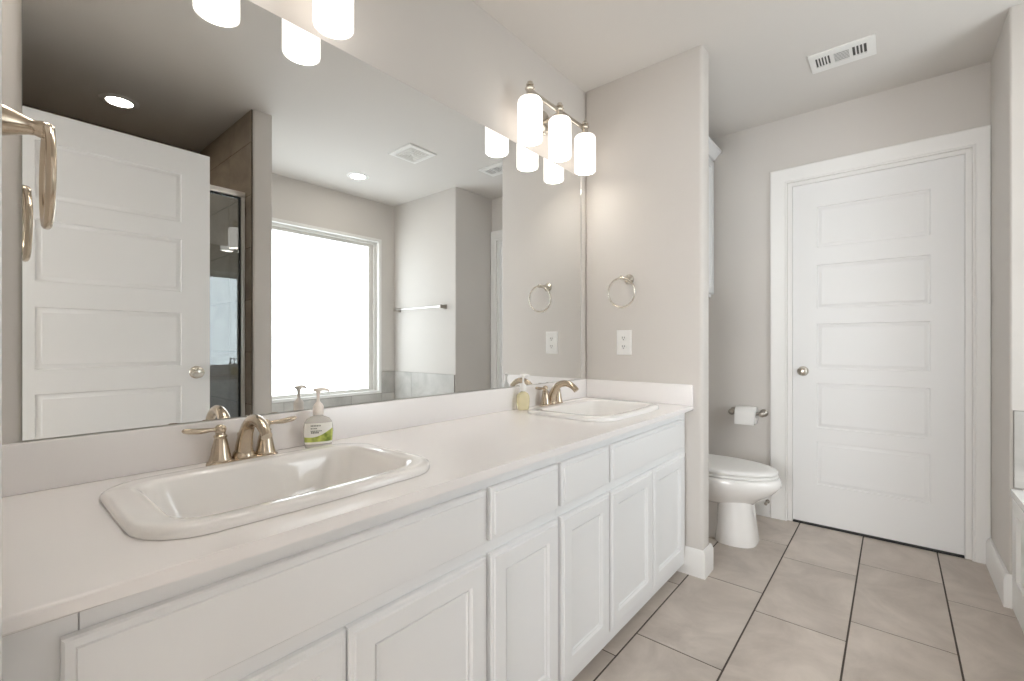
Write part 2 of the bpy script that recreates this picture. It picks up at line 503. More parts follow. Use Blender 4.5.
box(bm, 0.6555, 0.667, -0.1145, YN, 0.001, 2.0845); box(bm, 1.463, 1.4745, -0.1145, YN - 0.001, 0.001, 2.0845); box(bm, 0.667, 1.463, -0.1145, YN, 2.074, 2.0845)
structure('trim_1', bm, M['trim'], 'white casing and jamb around the open entry doorway', 'door casing')

# ------------------------------------------------------------------ the unseen bedroom behind the viewer, with a glowing window added for light
BX0, BX1, BY0 = -1.2, 3.4, -4.0
bm = newbm(); box(bm, BX0 - 0.1, BX1 + 0.1, BY0 - 0.1, -0.401, -0.06, 0.002)
structure('floor_bedroom', bm, M['carpet'], 'beige carpet of the bedroom behind the viewer', 'floor')
bm = newbm(); box(bm, BX0 - 0.1, BX1 + 0.1, BY0 - 0.1, -0.1205, H, H + 0.08)
structure('ceiling_bedroom', bm, M['ceiling'], 'bedroom ceiling behind the viewer', 'ceiling')
bm = newbm(); box(bm, BX0 - 0.1, BX0, BY0, -0.116, 0, H)
structure('wall_bedroom_left', bm, M['wall'], 'bedroom side wall left behind the viewer', 'wall')
bm = newbm(); box(bm, BX1, BX1 + 0.1, BY0, -0.116, 0, H)
structure('wall_bedroom_right', bm, M['wall'], 'bedroom side wall right behind the viewer', 'wall')
structure('wall_bedroom_back', plate([BX0, 0.1, 2.1, BX1], [0, 0.7, 2.15, H], {(1, 1)}, Y_, BY0 - 0.1, BY0), M['wall'], 'bedroom wall around the added glowing window behind the viewer', 'wall', smooth=False)
bm = newbm(); box(bm, BX0, -0.101, -0.20, -0.1155, 0, H); box(bm, XW + 0.121, BX1, -0.20, -0.1155, 0, H)
structure('wall_bedroom_front', bm, M['wall'], 'bedroom wall either side of the bathroom', 'wall')
w2 = thing('bedroom_fill_window', 'unseen glowing bedroom window added behind the viewer as a light source', 'window', (1.1, BY0, 0.7), kind='structure')  # invented window, added to send daylight through the entry doorway
bm = plate([0.101, 0.15, 2.05, 2.099], [0.701, 0.75, 2.10, 2.149], {(1, 1)}, Y_, BY0 - 0.08, BY0 - 0.02)
finish('window_frame', bm, M['vinyl'], w2, smooth=False)
bm = newbm(); box(bm, 0.1505, 2.0495, BY0 - 0.06, BY0 - 0.05, 0.7505, 2.0995)
finish('window_pane', bm, M['bedroom_fill_pane'], w2, smooth=False)

# ------------------------------------------------------------------ window
win = thing('window_1', 'large frosted window glowing with daylight above the tub, seen in the mirror', 'window', (XW, 1.964, 0.60), kind='structure')
def ring_frame(bm, u0, u1, v0, v1, i, w0, w1):
    """i = (left, right, bottom, top) widths"""
    merge(bm, plate([u0, u0 + i[0], u1 - i[1], u1], [v0, v0 + i[2], v1 - i[3], v1], {(1, 1)}, X_, w1, w0))
bm = newbm()
ring_frame(bm, 1.334, 2.594, 0.601, 2.104, (0.028, 0.028, 0.024, 0.028), XW - 0.006, XW + 0.115)
finish('window_frame', bm, M['trim'], win, smooth=False)
bm = newbm()
ring_frame(bm, 1.362, 2.566, 0.6255, 2.076, (0.03, 0.03, 0.012, 0.022), XW + 0.035, XW + 0.085)
ring_frame(bm, 1.392, 2.536, 0.6375, 2.054, (0.045, 0.045, 0.012, 0.03), XW + 0.055, XW + 0.085)
finish('sash', bm, M['vinyl'], win, smooth=False)
bm = newbm(); box(bm, XW + 0.062, XW + 0.068, 1.430, 2.498, 0.645, 2.030)
finish('window_pane', bm, M['pane'], win, smooth=False)

# ------------------------------------------------------------------ wall tiling
def tile_wall(place, us, vs, skip, w_in, w_out, g=0.0016, skip_fn=None):
    """tiles in cells of us x vs; w_in wall face, w_out tile face"""
    bm = newbm()
    s = 1 if w_out > w_in else -1
    for i in range(len(us) - 1):
        for j in range(len(vs) - 1):
            if (i, j) in skip: continue
            b = bmesh.new()
            u0, u1, v0, v1 = us[i] + g, us[i + 1] - g, vs[j] + g, vs[j + 1] - g
            bb = [Vector(place(u, v, w_in + s * 0.001)) for u, v in ((u0, v0), (u1, v0), (u1, v1), (u0, v1))]
            m1 = [Vector(place(u, v, w_out - s * 0.0012)) for u, v in ((u0, v0), (u1, v0), (u1, v1), (u0, v1))]
            t1 = [Vector(place(u, v, w_out)) for u, v in ((u0 + g * .7, v0 + g * .7), (u1 - g * .7, v0 + g * .7), (u1 - g * .7, v1 - g * .7), (u0 + g * .7, v1 - g * .7))]
            loft(b, [bb, m1, t1])
            bmesh.ops.recalc_face_normals(b, faces=b.faces)
            merge(bm, b)
    for f in bm.faces: f.material_index = 0
    holes = set(skip)
    g2 = plate(us, vs, holes, place, w_in + s * 0.0004, w_out - s * 0.002)
    for f in g2.faces: f.material_index = 1
    merge(bm, g2)
    return bm
sv = [0.02, 0.102, 0.412, 0.722, 1.032, 1.342, 1.652, 1.962, 2.272, H - 0.001]
structure('trim_2', tile_wall(Y_, [1.612, 1.96, XW - 0.012], sv, set(), DV0, DV0 - 0.010), [M['shower_tile'], M['shower_grout']],
          'brown stone-look tiles on the shower side of the dividing wall', 'wall tiles', smooth=False)
structure('trim_3', tile_wall(X_, [YN + 0.011, 0.469, DV0 - 0.011], sv, set(), XW, XW - 0.010), [M['shower_tile'], M['shower_grout']],
          'brown stone-look tiles on the back of the shower', 'wall tiles', smooth=False)
structure('trim_4', tile_wall(Y_, [1.612, 2.0, XW - 0.012], sv, set(), YN, YN + 0.010), [M['shower_tile'], M['shower_grout']],
          'brown stone-look tiles on the entry-wall side of the shower', 'wall tiles', smooth=False)
TZ0, TZ1 = 0.492, 0.808
structure('trim_5', tile_wall(Y_, [1.677, 2.285, XW - 0.0105], [TZ0, TZ1], set(), YT, YT - 0.009), [M['tub_tile'], M['tub_grout']],
          'pale grey tile band on the wall at the foot of the tub', 'wall tiles', smooth=False)
us = [DV1 + 0.001, 1.332, 1.66, 1.965, 2.27, 2.596, YT - 0.001]
structure('trim_6', tile_wall(X_, us, [TZ0, 0.598, TZ1], {(1, 1), (2, 1), (3, 1), (4, 1)}, XW, XW - 0.009), [M['tub_tile'], M['tub_grout']],
          'grey tile band below and beside the frosted window', 'wall tiles', smooth=False)
structure('trim_7', tile_wall(Y_, [1.688, 2.285, XW - 0.0105], [TZ0, TZ1], set(), DV1, DV1 + 0.009), [M['tub_tile'], M['tub_grout']],
          'grey tile band on the tub side of the dividing wall', 'wall tiles', smooth=False)
bm = newbm(); box(bm, 1.650, 1.750, YN + 0.012, DV0 - 0.012, 0.0, 0.10, 0.004)
structure('trim_8', bm, M['shower_tile'], 'low tiled curb under the shower glass', 'shower curb')

# ------------------------------------------------------------------ shower enclosure
sh = thing('shower_enclosure', 'framed clear glass shower front reflecting the vanity, seen in the mirror', 'shower screen', (1.706, 0.54, 0.10))
bm = newbm()
y0, y1 = YN + 0.0125, DV0 - 0.0125
for (a, b) in ((y0, y0 + 0.022), (y1 - 0.022, y1)):
    box(bm, 1.690, 1.722, a, b, 0.1005, 1.985, 0.002, 1)
box(bm, 1.688, 1.724, y0, y1, 1.955, 1.988, 0.003, 2); box(bm, 1.690, 1.722, y0, y1, 0.1005, 0.125, 0.002, 1)
finish('frame', bm, M['enamel'], sh)
bm = newbm(); g0, g1 = y0 + 0.0225, y1 - 0.0225
box(bm, 1.698, 1.714, g1 - 0.010, g1, 0.1255, 1.954); box(bm, 1.698, 1.714, g0, g0 + 0.010, 0.1255, 1.954)
box(bm, 1.698, 1.714, g0 + 0.010, g1 - 0.010, 1.946, 1.9545); box(bm, 1.698, 1.714, g0 + 0.01, g1 - 0.01, 0.1255, 0.134)
finish('gasket', bm, M['gasket'], sh)
bm = newbm(); box(bm, 1.704, 1.709, g0 + 0.0105, g1 - 0.0105, 0.1345, 1.9455)
finish('glass_panel', bm, M['glass'], sh, smooth=False)

# ------------------------------------------------------------------ vanity cabinets
XF = 0.545           # face frame plane
FT = 0.0185          # door thickness
def front(u0, u1, v0, v1, kind):
    bm = newbm()
    x0 = XF + 0.0006; x1 = XF + FT
    if kind == 'drawer':
        prof = [(0.0, x0), (0.0, x1 - 0.007), (0.003, x1 - 0.004), (0.012, x1 - 0.0035), (0.0135, x1), (0.016, x1 + 0.0003)]
    else:
        prof = [(0.0, x0), (0.0, x1 - 0.007), (0.003, x1 - 0.0035), (0.010, x1 - 0.003), (0.0125, x1), (0.050, x1), (0.053, x1 - 0.003), (0.056, x1 - 0.0085), (0.058, x1 - 0.0045), (0.061, x1 - 0.0045), (0.064, x1 - 0.0085), (0.072, x1 - 0.0085)]
    panel_rings(bm, X_, u0, u1, v0, v1, prof, True, True)
    return bm
ZD0, ZD1, ZF0, ZF1 = 0.093, 0.573, 0.605, 0.733
def cabinet(y0, y1, label, fronts, filler=None):
    c = thing('vanity_cabinet', label, 'cabinet', (0.27, (y0 + y1) / 2, 0))
    bm = newbm()
    t = 0.016
    box(bm, 0.003, XF - 0.019, y0, y0 + t, 0.045, 0.7697)
    box(bm, 0.003, XF - 0.019, y1 - t, y1, 0.045, 0.7697)
    box(bm, 0.003, XF - 0.019, y0 + t, y1 - t, 0.05, 0.066)
    box(bm, 0.003, 0.012, y0 + t, y1 - t, 0.066, 0.7697)
    finish('carcass', bm, M['cabinet'], c, smooth=False)
    bm = newbm(); box(bm, XF - 0.0185, XF, y0, y1, 0.045, 0.7697, 0.0008, 1)
    finish('face_frame', bm, M['cabinet'], c)
    if filler:
        bm = newbm(); box(bm, XF - 0.0185, XF - 0.0005, filler[0], filler[1], 0.045, 0.7697, 0.0008, 1)
        finish('filler_strip', bm, M['cabinet'], c)
    ya = filler[0] if filler else y0
    bm = newbm(); box(bm, 0.44, 0.455, ya + 0.001, y1 - 0.001, 0.001, 0.0495)
    finish('toe_kick', bm, M['cabinet'], c, smooth=False)
    for k, a, b in fronts:
        if k == 'drawer':
            finish('drawer', front(a, b, ZF0, ZF1, 'drawer'), M['cabinet'], c)
        elif k == 'false_front':
            finish('false_front', front(a, b, ZF0, ZF1, 'drawer'), M['cabinet'], c)
        else:
            finish('door', front(a, b, ZD0, ZD1, 'door'), M['cabinet'], c)
    return c
cabinet(0.085, 1.1012, 'white vanity cabinet nearest the viewer, under the near sink', [
    ('false_front', 0.068, 0.790), ('door', 0.068, 0.4285), ('door', 0.4325, 0.790), ('drawer', 0.806, 1.094), ('door', 0.806, 1.094)], (YN + 0.0015, 0.0842))
cabinet(1.1018, 2.172, 'white vanity cabinet against the short wall, under the far sink', [
    ('drawer', 1.109, 1.400), ('door', 1.109, 1.400), ('false_front', 1.4095, 2.118), ('door', 1.4095, 1.762), ('door', 1.766, 2.118)])

# ------------------------------------------------------------------ countertop
ct = thing('countertop', 'long off-white cultured marble vanity top with backsplash', 'countertop', (0.29, 1.1, 0.770))
ZC = 0.791
SY = (0.432, 1.757)
ys = [YN + 0.001, SY[0] - 0.236, SY[0] + 0.236, SY[1] - 0.236, SY[1] + 0.236, YP - 0.0008]
b = plate([0.0015, 0.125, 0.462, 0.585], ys, {(1, 1), (1, 3)}, lambda u, v, w: (u, v, w), 0.770, ZC)
es = [e_ for e_ in b.edges if all(abs(v.co.x - 0.585) < 1e-5 for v in e_.verts) and abs(e_.verts[0].co.z - e_.verts[1].co.z) < 1e-5]
bmesh.ops.bevel(b, geom=es, offset=0.005, segments=3, affect='EDGES', profile=0.5)
finish('slab', b, M['counter'], ct)
bm = newbm(); box(bm, 0.0015, 0.020, YN + 0.001, YP - 0.0008, ZC, 0.8895, 0.003, 2)
finish('backsplash', bm, M['counter'], ct)
bm = newbm(); box(bm, 0.0205, 0.585, YP - 0.0195, YP - 0.0008, ZC, 0.8895, 0.003, 2)
finish('side_splash', bm, M['counter'], ct)

# ------------------------------------------------------------------ sinks
def sink(cy, label):
    s = thing('sink', label, 'sink', (0.295, cy, ZC), 'drop-in sinks in the vanity top')
    bm = newbm()
    R = []
    z = ZC + 0.0006
    R.append(rrect(0.301, cy, z, 0.2005, 0.280, 0.092, bow=0.010))
    R.append(rrect(0.301, cy, z + 0.004, 0.2012, 0.2807, 0.093, bow=0.010))
    R.append(rrect(0.301, cy, z + 0.008, 0.1990, 0.2785, 0.091, bow=0.010))
    R.append(rrect(0.301, cy, z + 0.0112, 0.193, 0.2725, 0.086, bow=0.010))
    R.append(rrect(0.301, cy, z + 0.0125, 0.185, 0.2645, 0.080, bow=0.010))
    R.append(rrect(0.302, cy, z + 0.0124, 0.177, 0.2570, 0.070, bow=0.010))
    R.append(rrect(0.306, cy, z + 0.0118, 0.164, 0.2410, 0.062, bow=0.010))
    R.append(rrect(0.309, cy, z + 0.0100, 0.155, 0.2300, 0.056, bow=0.009))
    R.append(rrect(0.308, cy, z + 0.0030, 0.149, 0.2220, 0.052, bow=0.008))
    R.append(rrect(0.308, cy, z - 0.0200, 0.142, 0.2140, 0.052, bow=0.007))
    R.append(rrect(0.306, cy, z - 0.0700, 0.132, 0.2000, 0.055, bow=0.005))
    R.append(rrect(0.304, cy, z - 0.1050, 0.116, 0.1800, 0.060, bow=0.003))
    R.append(rrect(0.302, cy, z - 0.1200, 0.095, 0.1500, 0.060, bow=0.0))
    R.append(rrect(0.300, cy, z - 0.1260, 0.050, 0.0800, 0.040, bow=0.0))
    R.append(rrect(0.300, cy, z - 0.1280, 0.024, 0.0240, 0.0235, bow=0.0))
    for r_ in R[1:9]:      # the rolled rim stands a little higher at the front and sides
        for p in r_: p.z += 0.0050 * max(0.0, min(1.0, (p.x - 0.14) / 0.08)) * min(1.0, (p.z - z) / 0.008 if p.z > z else 0.0)
    loft(bm, R, False, True)
    finish('basin', bm, M['porcelain'], s, ang=60)
    bm = newbm()
    lathe(bm, [(0.0, 0.0), (0.022, 0.0), (0.0225, 0.003), (0.019, 0.004), (0.016, 0.002), (0.015, 0.005), (0.0, 0.008)], (0.300, cy, z - 0.1275))
    finish('drain', bm, M['nickel_pale'], s)
    return s
sink(SY[0], 'near white drop-in sink with rounded rim, left of the soap with green label')
sink(SY[1], 'far white drop-in sink beside the short wall with the outlet')

# ------------------------------------------------------------------ faucets
def faucet(cy, label):
    bx = 0.060; z0 = ZC
    f = thing('faucet', label, 'faucet', (bx, cy, z0), 'brushed nickel centreset faucets')
    bm = newbm()
    R = [rrect(bx, cy, z0 + h, a, bb, r) for h, a, bb, r in ((0.0005, 0.026, 0.081, 0.0255), (0.003, 0.026, 0.081, 0.0255), (0.008, 0.023, 0.078, 0.0225), (0.010, 0.020, 0.075, 0.0195))]
    loft(bm, R); finish('base_plate', bm, M['nickel'], f)
    for s in (-1, 1):
        y = cy + s * 0.051
        bm = newbm()
        lathe(bm, [(0.0, 0.0), (0.0240, 0.0), (0.0240, 0.004), (0.0222, 0.009), (0.0200, 0.020), (0.0168, 0.038), (0.0140, 0.050), (0.0125, 0.054), (0.0145, 0.057), (0.0145, 0.060), (0.0110, 0.063), (0.0105, 0.067)], (bx, y, z0 + 0.0088), n=32)
        hb = finish('handle', bm, M['nickel'], f)
        bm = newbm()
        lathe(bm, [(0.0, -0.013), (0.007, -0.0115), (0.0115, -0.006), (0.013, 0.0), (0.0115, 0.006), (0.007, 0.0110), (0.0, 0.0125)], (bx, y, z0 + 0.0835), n=24)
        tube(bm, [(bx, y + s * 0.008, z0 + 0.0840), (bx + 0.001, y + s * 0.022, z0 + 0.0850), (bx + 0.002, y + s * 0.042, z0 + 0.0850), (bx + 0.003, y + s * 0.064, z0 + 0.0880), (bx + 0.004, y + s * 0.075, z0 + 0.0900), (bx + 0.004, y + s * 0.079, z0 + 0.0900)],
             [0.0055, 0.006, 0.0085, 0.0088, 0.0065, 0.001], flat=(1.0, 0.8))
        finish('lever', bm, M['nickel'], hb)
    bm = newbm()
    lathe(bm, [(0.0, 0.0), (0.0258, 0.0), (0.0258, 0.004), (0.024, 0.009), (0.022, 0.014)], (bx, cy, z0 + 0.0088), n=32)
    tube(bm, [(bx + 0.000, cy, z0 + 0.010), (bx + 0.003, cy, z0 + 0.036), (bx + 0.015, cy, z0 + 0.068), (bx + 0.038, cy, z0 + 0.095), (bx + 0.070, cy, z0 + 0.1065), (bx + 0.102, cy, z0 + 0.1025), (bx + 0.127, cy, z0 + 0.088), (bx + 0.138, cy, z0 + 0.076)],
         [0.0240, 0.0220, 0.0185, 0.0160, 0.0145, 0.0138, 0.0135, 0.0138], n=20, flat=(1.0, 0.85))
    finish('spout', bm, M['nickel'], f, ang=50)
    bm = newbm(); lathe(bm, [(0, 0), (0.003, 0), (0.003, 0.05), (0.006, 0.055), (0.006, 0.062), (0, 0.065)], (bx - 0.024, cy, z0 + 0.003), n=12)
    finish('lift_rod', bm, M['nickel'], f)
    return f
faucet(SY[0] + 0.006, 'brushed nickel two-handle faucet on the near sink')
faucet(SY[1] + 0.014, 'brushed nickel two-handle faucet on the far sink')

# ------------------------------------------------------------------ soap bottles
def soap(cx, cy, z, w, d, h, ang, body, label, name='soap_bottle', with_label=True, neck=0.014, pm=None):
    s = thing(name, label, 'soap bottle', (cx, cy, z), 'pump soap bottles on the vanity')
    q = Matrix.Rotation(ang, 3, 'Z')
    def ell(hw, hd, zz, n=32, pw=2.6):
        r = []
        for i in range(n):
            a = 2 * PI * i / n; c_, s_ = math.cos(a), math.sin(a)
            x = hd * math.copysign(abs(c_) ** (2 / pw), c_); y = hw * math.copysign(abs(s_) ** (2 / pw), s_)
            r.append(Vector((cx, cy, z + zz)) + q @ Vector((x, y, 0)))
        return r
    prof = [(0.78, 0.80, 0.0), (0.86, 0.90, 0.002), (0.90, 0.96, 0.008), (0.95, 1.0, 0.25 * h), (1.0, 1.0, 0.50 * h), (0.98, 0.98, 0.68 * h), (0.90, 0.94, 0.82 * h), (0.74, 0.85, 0.92 * h), (0.5, 0.75, 0.975 * h), (0.34, 0.56, h), (0.30, 0.50, h + 0.004)]
    bm = newbm(); loft(bm, [ell(w * a, d * b_, zz) for a, b_, zz in prof])
    finish('bottle', bm, body, s, ang=60)
    if with_label:
        # curved label on the side that faces the room
        bm = newbm()
        rows = []
        for k in range(7):
            zz = 0.14 * h + (0.66 * h) * k / 6
            t_ = zz / h
            fw = 0.95 + 0.05 * min(1, (t_ - .14) / .36) if t_ < .5 else 1.0 - 0.05 * max(0, (t_ - .5) / .3)
            row = []
            for i in range(13):
                a = math.radians(-62 + 124 * i / 12); c_, s_ = math.cos(a), math.sin(a)
                x = (d + 0.0008) * fw * math.copysign(abs(c_) ** (2 / 2.6), c_); y = (w + 0.0008) * fw * math.copysign(abs(s_) ** (2 / 2.6), s_)
                row.append(Vector((cx, cy, z + zz)) + q @ Vector((x, y, 0)))
            rows.append(row)
        vv = [[bm.verts.new(p) for p in r] for r in rows]
        for a_, b2 in zip(vv, vv[1:]):
            for i in range(12): bm.faces.new((a_[i], a_[i + 1], b2[i + 1], b2[i]))
        finish('label', bm, M['label'], s)
        bm = newbm()
        rnd = random.Random(3)
        for zz, y0_, y1_, hh in ((0.70, -0.50, 0.10, .045), (0.62, -0.50, -0.10, .03), (0.54, -0.50, 0.20, .03), (0.48, -0.48, -0.02, .05)):
            yy = y0_
            while yy < y1_:
                ww = rnd.uniform(0.05, 0.09)
                pts = []
                for (u, v_) in ((yy, zz), (yy + ww, zz), (yy + ww, zz + hh), (yy, zz + hh)):
                    sy = u; cxn = (1 - abs(sy) ** 2.6) ** (1 / 2.6)
                    pts.append(Vector((cx, cy, z + v_ * h)) + q @ Vector(((d + 0.0016) * cxn, (w + 0.0008) * sy, 0)))
                bm.faces.new([bm.verts.new(p) for p in pts]); yy += ww + 0.03
        finish('lettering', bm, M['ink'], s, smooth=False)
    bm = newbm()
    top = z + h + 0.004
    lathe(bm, [(0, 0), (neck, 0), (neck * 1.04, 0.022), (neck * 0.85, 0.028), (neck * 0.45, 0.034), (0.0046, 0.037), (0.0044, 0.058), (0.006, 0.062), (0.0095, 0.067), (0.0085, 0.071), (0, 0.073)], (cx, cy, top), n=20)
    q2 = q
    tip = [Vector((cx, cy, top)) + q2 @ Vector(p) for p in ((0.0, -0.013, 0.0690), (0.0, 0.006, 0.0700), (0.0, 0.020, 0.0690), (0.0, 0.029, 0.0650))]
    tube(bm, tip, [0.004, 0.0052, 0.0045, 0.0032], n=10)
    finish('pump', bm, pm or M['pump'], s)
    return s
soap(0.066, 0.627, ZC + 0.0006, 0.0395, 0.020, 0.087, math.radians(-24), M['clear_soap'], 'clear pump soap bottle with green and white label beside the near faucet')
soap(0.056, 1.560, ZC + 0.0008, 0.0290, 0.019, 0.078, math.radians(-35), M['yellow_soap'], 'pale yellow pump soap bottle on the counter left of the far faucet', with_label=False, pm=M['plastic'])

# ------------------------------------------------------------------ mirror
mr = thing('wall_mirror', 'large frameless mirror along the wall above both sinks', 'mirror', (0.001, 1.115, 0.891))
bm = newbm(); box(bm, 0.0012, 0.0062, 0.064, 2.122, 0.8915, 1.981)
finish('backing', bm, M['mirror_edge'], mr, smooth=False)
bm = newbm(); box(bm, 0.0063, 0.0070, 0.0645, 2.1215, 0.892, 1.9805)
finish('mirror_glass', bm, M['mirror'], mr, smooth=False)
bm = newbm(); box(bm, 0.0012, 0.0085, 2.1222, 2.1252, 0.8915, 1.981)
finish('edge_channel', bm, M['chrome'], mr, smooth=False)

# ------------------------------------------------------------------ vanity lights
def vanity_light(cy, label):
    v = thing('vanity_light', label, 'wall light', (0.001, cy, 2.14), 'three-shade vanity lights above the mirror')
    BX, BZ = 0.103, 2.170
    bm = newbm()
    def rr(x, hy, hz, r): return [Vector((x, p.x, p.y)) for p in [Vector((q_.x, q_.y, 0)) for q_ in rrect(cy, 2.150, 0, hy, hz, r, k=5)]]
    loft(bm, [rr(0.0008, 0.058, 0.058, 0.057), rr(0.006, 0.058, 0.058, 0.057), rr(0.010, 0.052, 0.052, 0.051), rr(0.016, 0.050, 0.050, 0.049), rr(0.022, 0.036, 0.036, 0.035)])
    finish('back_plate', bm, M['nickel_pale'], v)
    bm = newbm()
    tube(bm, [(0.02, cy, 2.150), (0.05, cy, 2.152), (0.080, cy, 2.160), (BX, cy, BZ)], 0.008, n=12)
    finish('arm', bm, M['nickel_pale'], v)
    bm = newbm(); box(bm, BX - 0.006, BX + 0.006, cy - 0.230, cy + 0.230, BZ - 0.009, BZ + 0.009, 0.002, 2)
    finish('bar', bm, M['nickel_pale'], v)
    for k in (-1, 0, 1):
        y = cy + 0.2275 * k
        bm = newbm()
        prof = [(0.046, 1.952), (0.0525, 1.953), (0.0535, 1.958), (0.0535, 2.115), (0.0520, 2.125), (0.047, 2.132), (0.038, 2.136), (0.018, 2.137)]
        inner = [(0.016, 2.133), (0.036, 2.132), (0.044, 2.128), (0.0485, 2.118), (0.0485, 1.957), (0.046, 1.952)]
        lathe(bm, prof + inner, (BX, y, 0), n=36, cap0=False, cap1=False)
        sh_ = finish('lamp_shade', bm, M['shade'], v, ang=50)
        bm = newbm()
        lathe(bm, [(0.0, 1.985), (0.014, 1.988), (0.024, 2.000), (0.028, 2.020), (0.024, 2.045), (0.014, 2.070), (0.013, 2.100), (0.0, 2.101)], (BX, y, 0), n=20)
        finish('bulb', bm, M['bulb'], sh_)
        bm = newbm()
        lathe(bm, [(0.013, 2.102), (0.013, 2.134), (0.021, 2.1375), (0.021, 2.143), (0.016, 2.150), (0.016, 2.172), (0.021, 2.176), (0.021, 2.181), (0.009, 2.184), (0.010, 2.188), (0.017, 2.191), (0.0175, 2.197), (0.013, 2.202), (0.012, 2.207), (0.0, 2.209)], (BX, y, 0), n=20)
        finish('socket_cap', bm, M['nickel_pale'], v)
    return v
vl = vanity_light(1.776, 'far three-shade nickel vanity light beside the short wall')
dup(vl, (0, 0.425 - 1.776, 0.012), 'near three-shade vanity light cut off by the top of the view')

# ------------------------------------------------------------------ towel rings
def far_ring():
    cx, cz = 0.262, 1.411
    t = thing('towel_ring', 'nickel towel ring on the short wall above the outlet', 'towel ring', (cx, YP, cz), 'towel rings at the vanity ends')
    bm = newbm()
    yo = YP - 0.001
    lathe(bm, [(0, 0), (0.026, 0), (0.026, 0.004), (0.020, 0.009), (0.013, 0.016), (0.010, 0.045), (0.008, 0.070), (0.0105, 0.076), (0.011, 0.088), (0.007, 0.093), (0, 0.094)], (cx, yo, cz), (0, -1, 0), n=24)
    finish('post', bm, M['nickel_pale'], t)
    bm = newbm(); torus(bm, (cx - 0.002, yo - 0.084, cz - 0.074), 0.073, 0.0045, (0.05, 1, 0.10))
    finish('ring', bm, M['nickel_pale'], t)
far_ring()
def near_ring():
    cx, cz = 0.237, 1.430
    t = thing('towel_ring', 'nickel towel ring jutting from the entry wall in the near foreground', 'towel ring', (cx, YN, cz), 'towel rings at the vanity ends')
    bm = newbm(); yo = YN + 0.001
    lathe(bm, [(0, 0), (0.036, 0), (0.036, 0.004), (0.032, 0.009), (0.027, 0.018), (0.0235, 0.030), (0.018, 0.044), (0.0130, 0.057), (0.0120, 0.064), (0.0135, 0.070), (0.0135, 0.080), (0.010, 0.086), (0.0, 0.088)], (cx, yo, cz), (0, 1, 0), n=28)
    finish('post', bm, M['nickel'], t)
    bm = newbm(); torus(bm, (cx, yo + 0.078, cz - 0.077), 0.078, 0.0062, (0.02, 1, 0))
    finish('ring', bm, M['nickel'], t)
near_ring()

# ------------------------------------------------------------------ outlet
o_ = thing('wall_outlet', 'white double electrical outlet on the short wall above the far sink', 'outlet', (0.234, YP, 1.088))
bm = newbm()
panel_rings(bm, Y_, 0.193, 0.275, 1.024, 1.152, [(0, YP - 0.0006), (0, YP - 0.003), (0.004, YP - 0.006), (0.006, YP - 0.0063)], True, True)
finish('cover_plate', bm, M['plastic'], o_)
for zc_ in (1.110, 1.066):
    bm = newbm()
    loft(bm, [[Vector((p.x, YP - 0.0064 - h, p.y)) for p in rrect(0.234, zc_, 0, 0.0165 - i, 0.0145 - i, 0.011 - i, k=4)] for h, i in ((0, 0), (0.0015, 0), (0.002, 0.001))])
    rc = finish('receptacle', bm, M['plastic'], o_)
    bm = newbm(); box(bm, 0.226, 0.229, YP - 0.0096, YP - 0.0086, zc_ - 0.002, zc_ + 0.008); box(bm, 0.238, 0.241, YP - 0.0096, YP - 0.0086, zc_ - 0.001, zc_ + 0.007)
    lathe(bm, [(0, 0), (0.0028, 0), (0.0028, 0.001), (0, 0.001)], (0.2335, YP - 0.0086, zc_ - 0.0075), (0, -1, 0), n=10)
    finish('slot', bm, M['recess_shade'], rc)

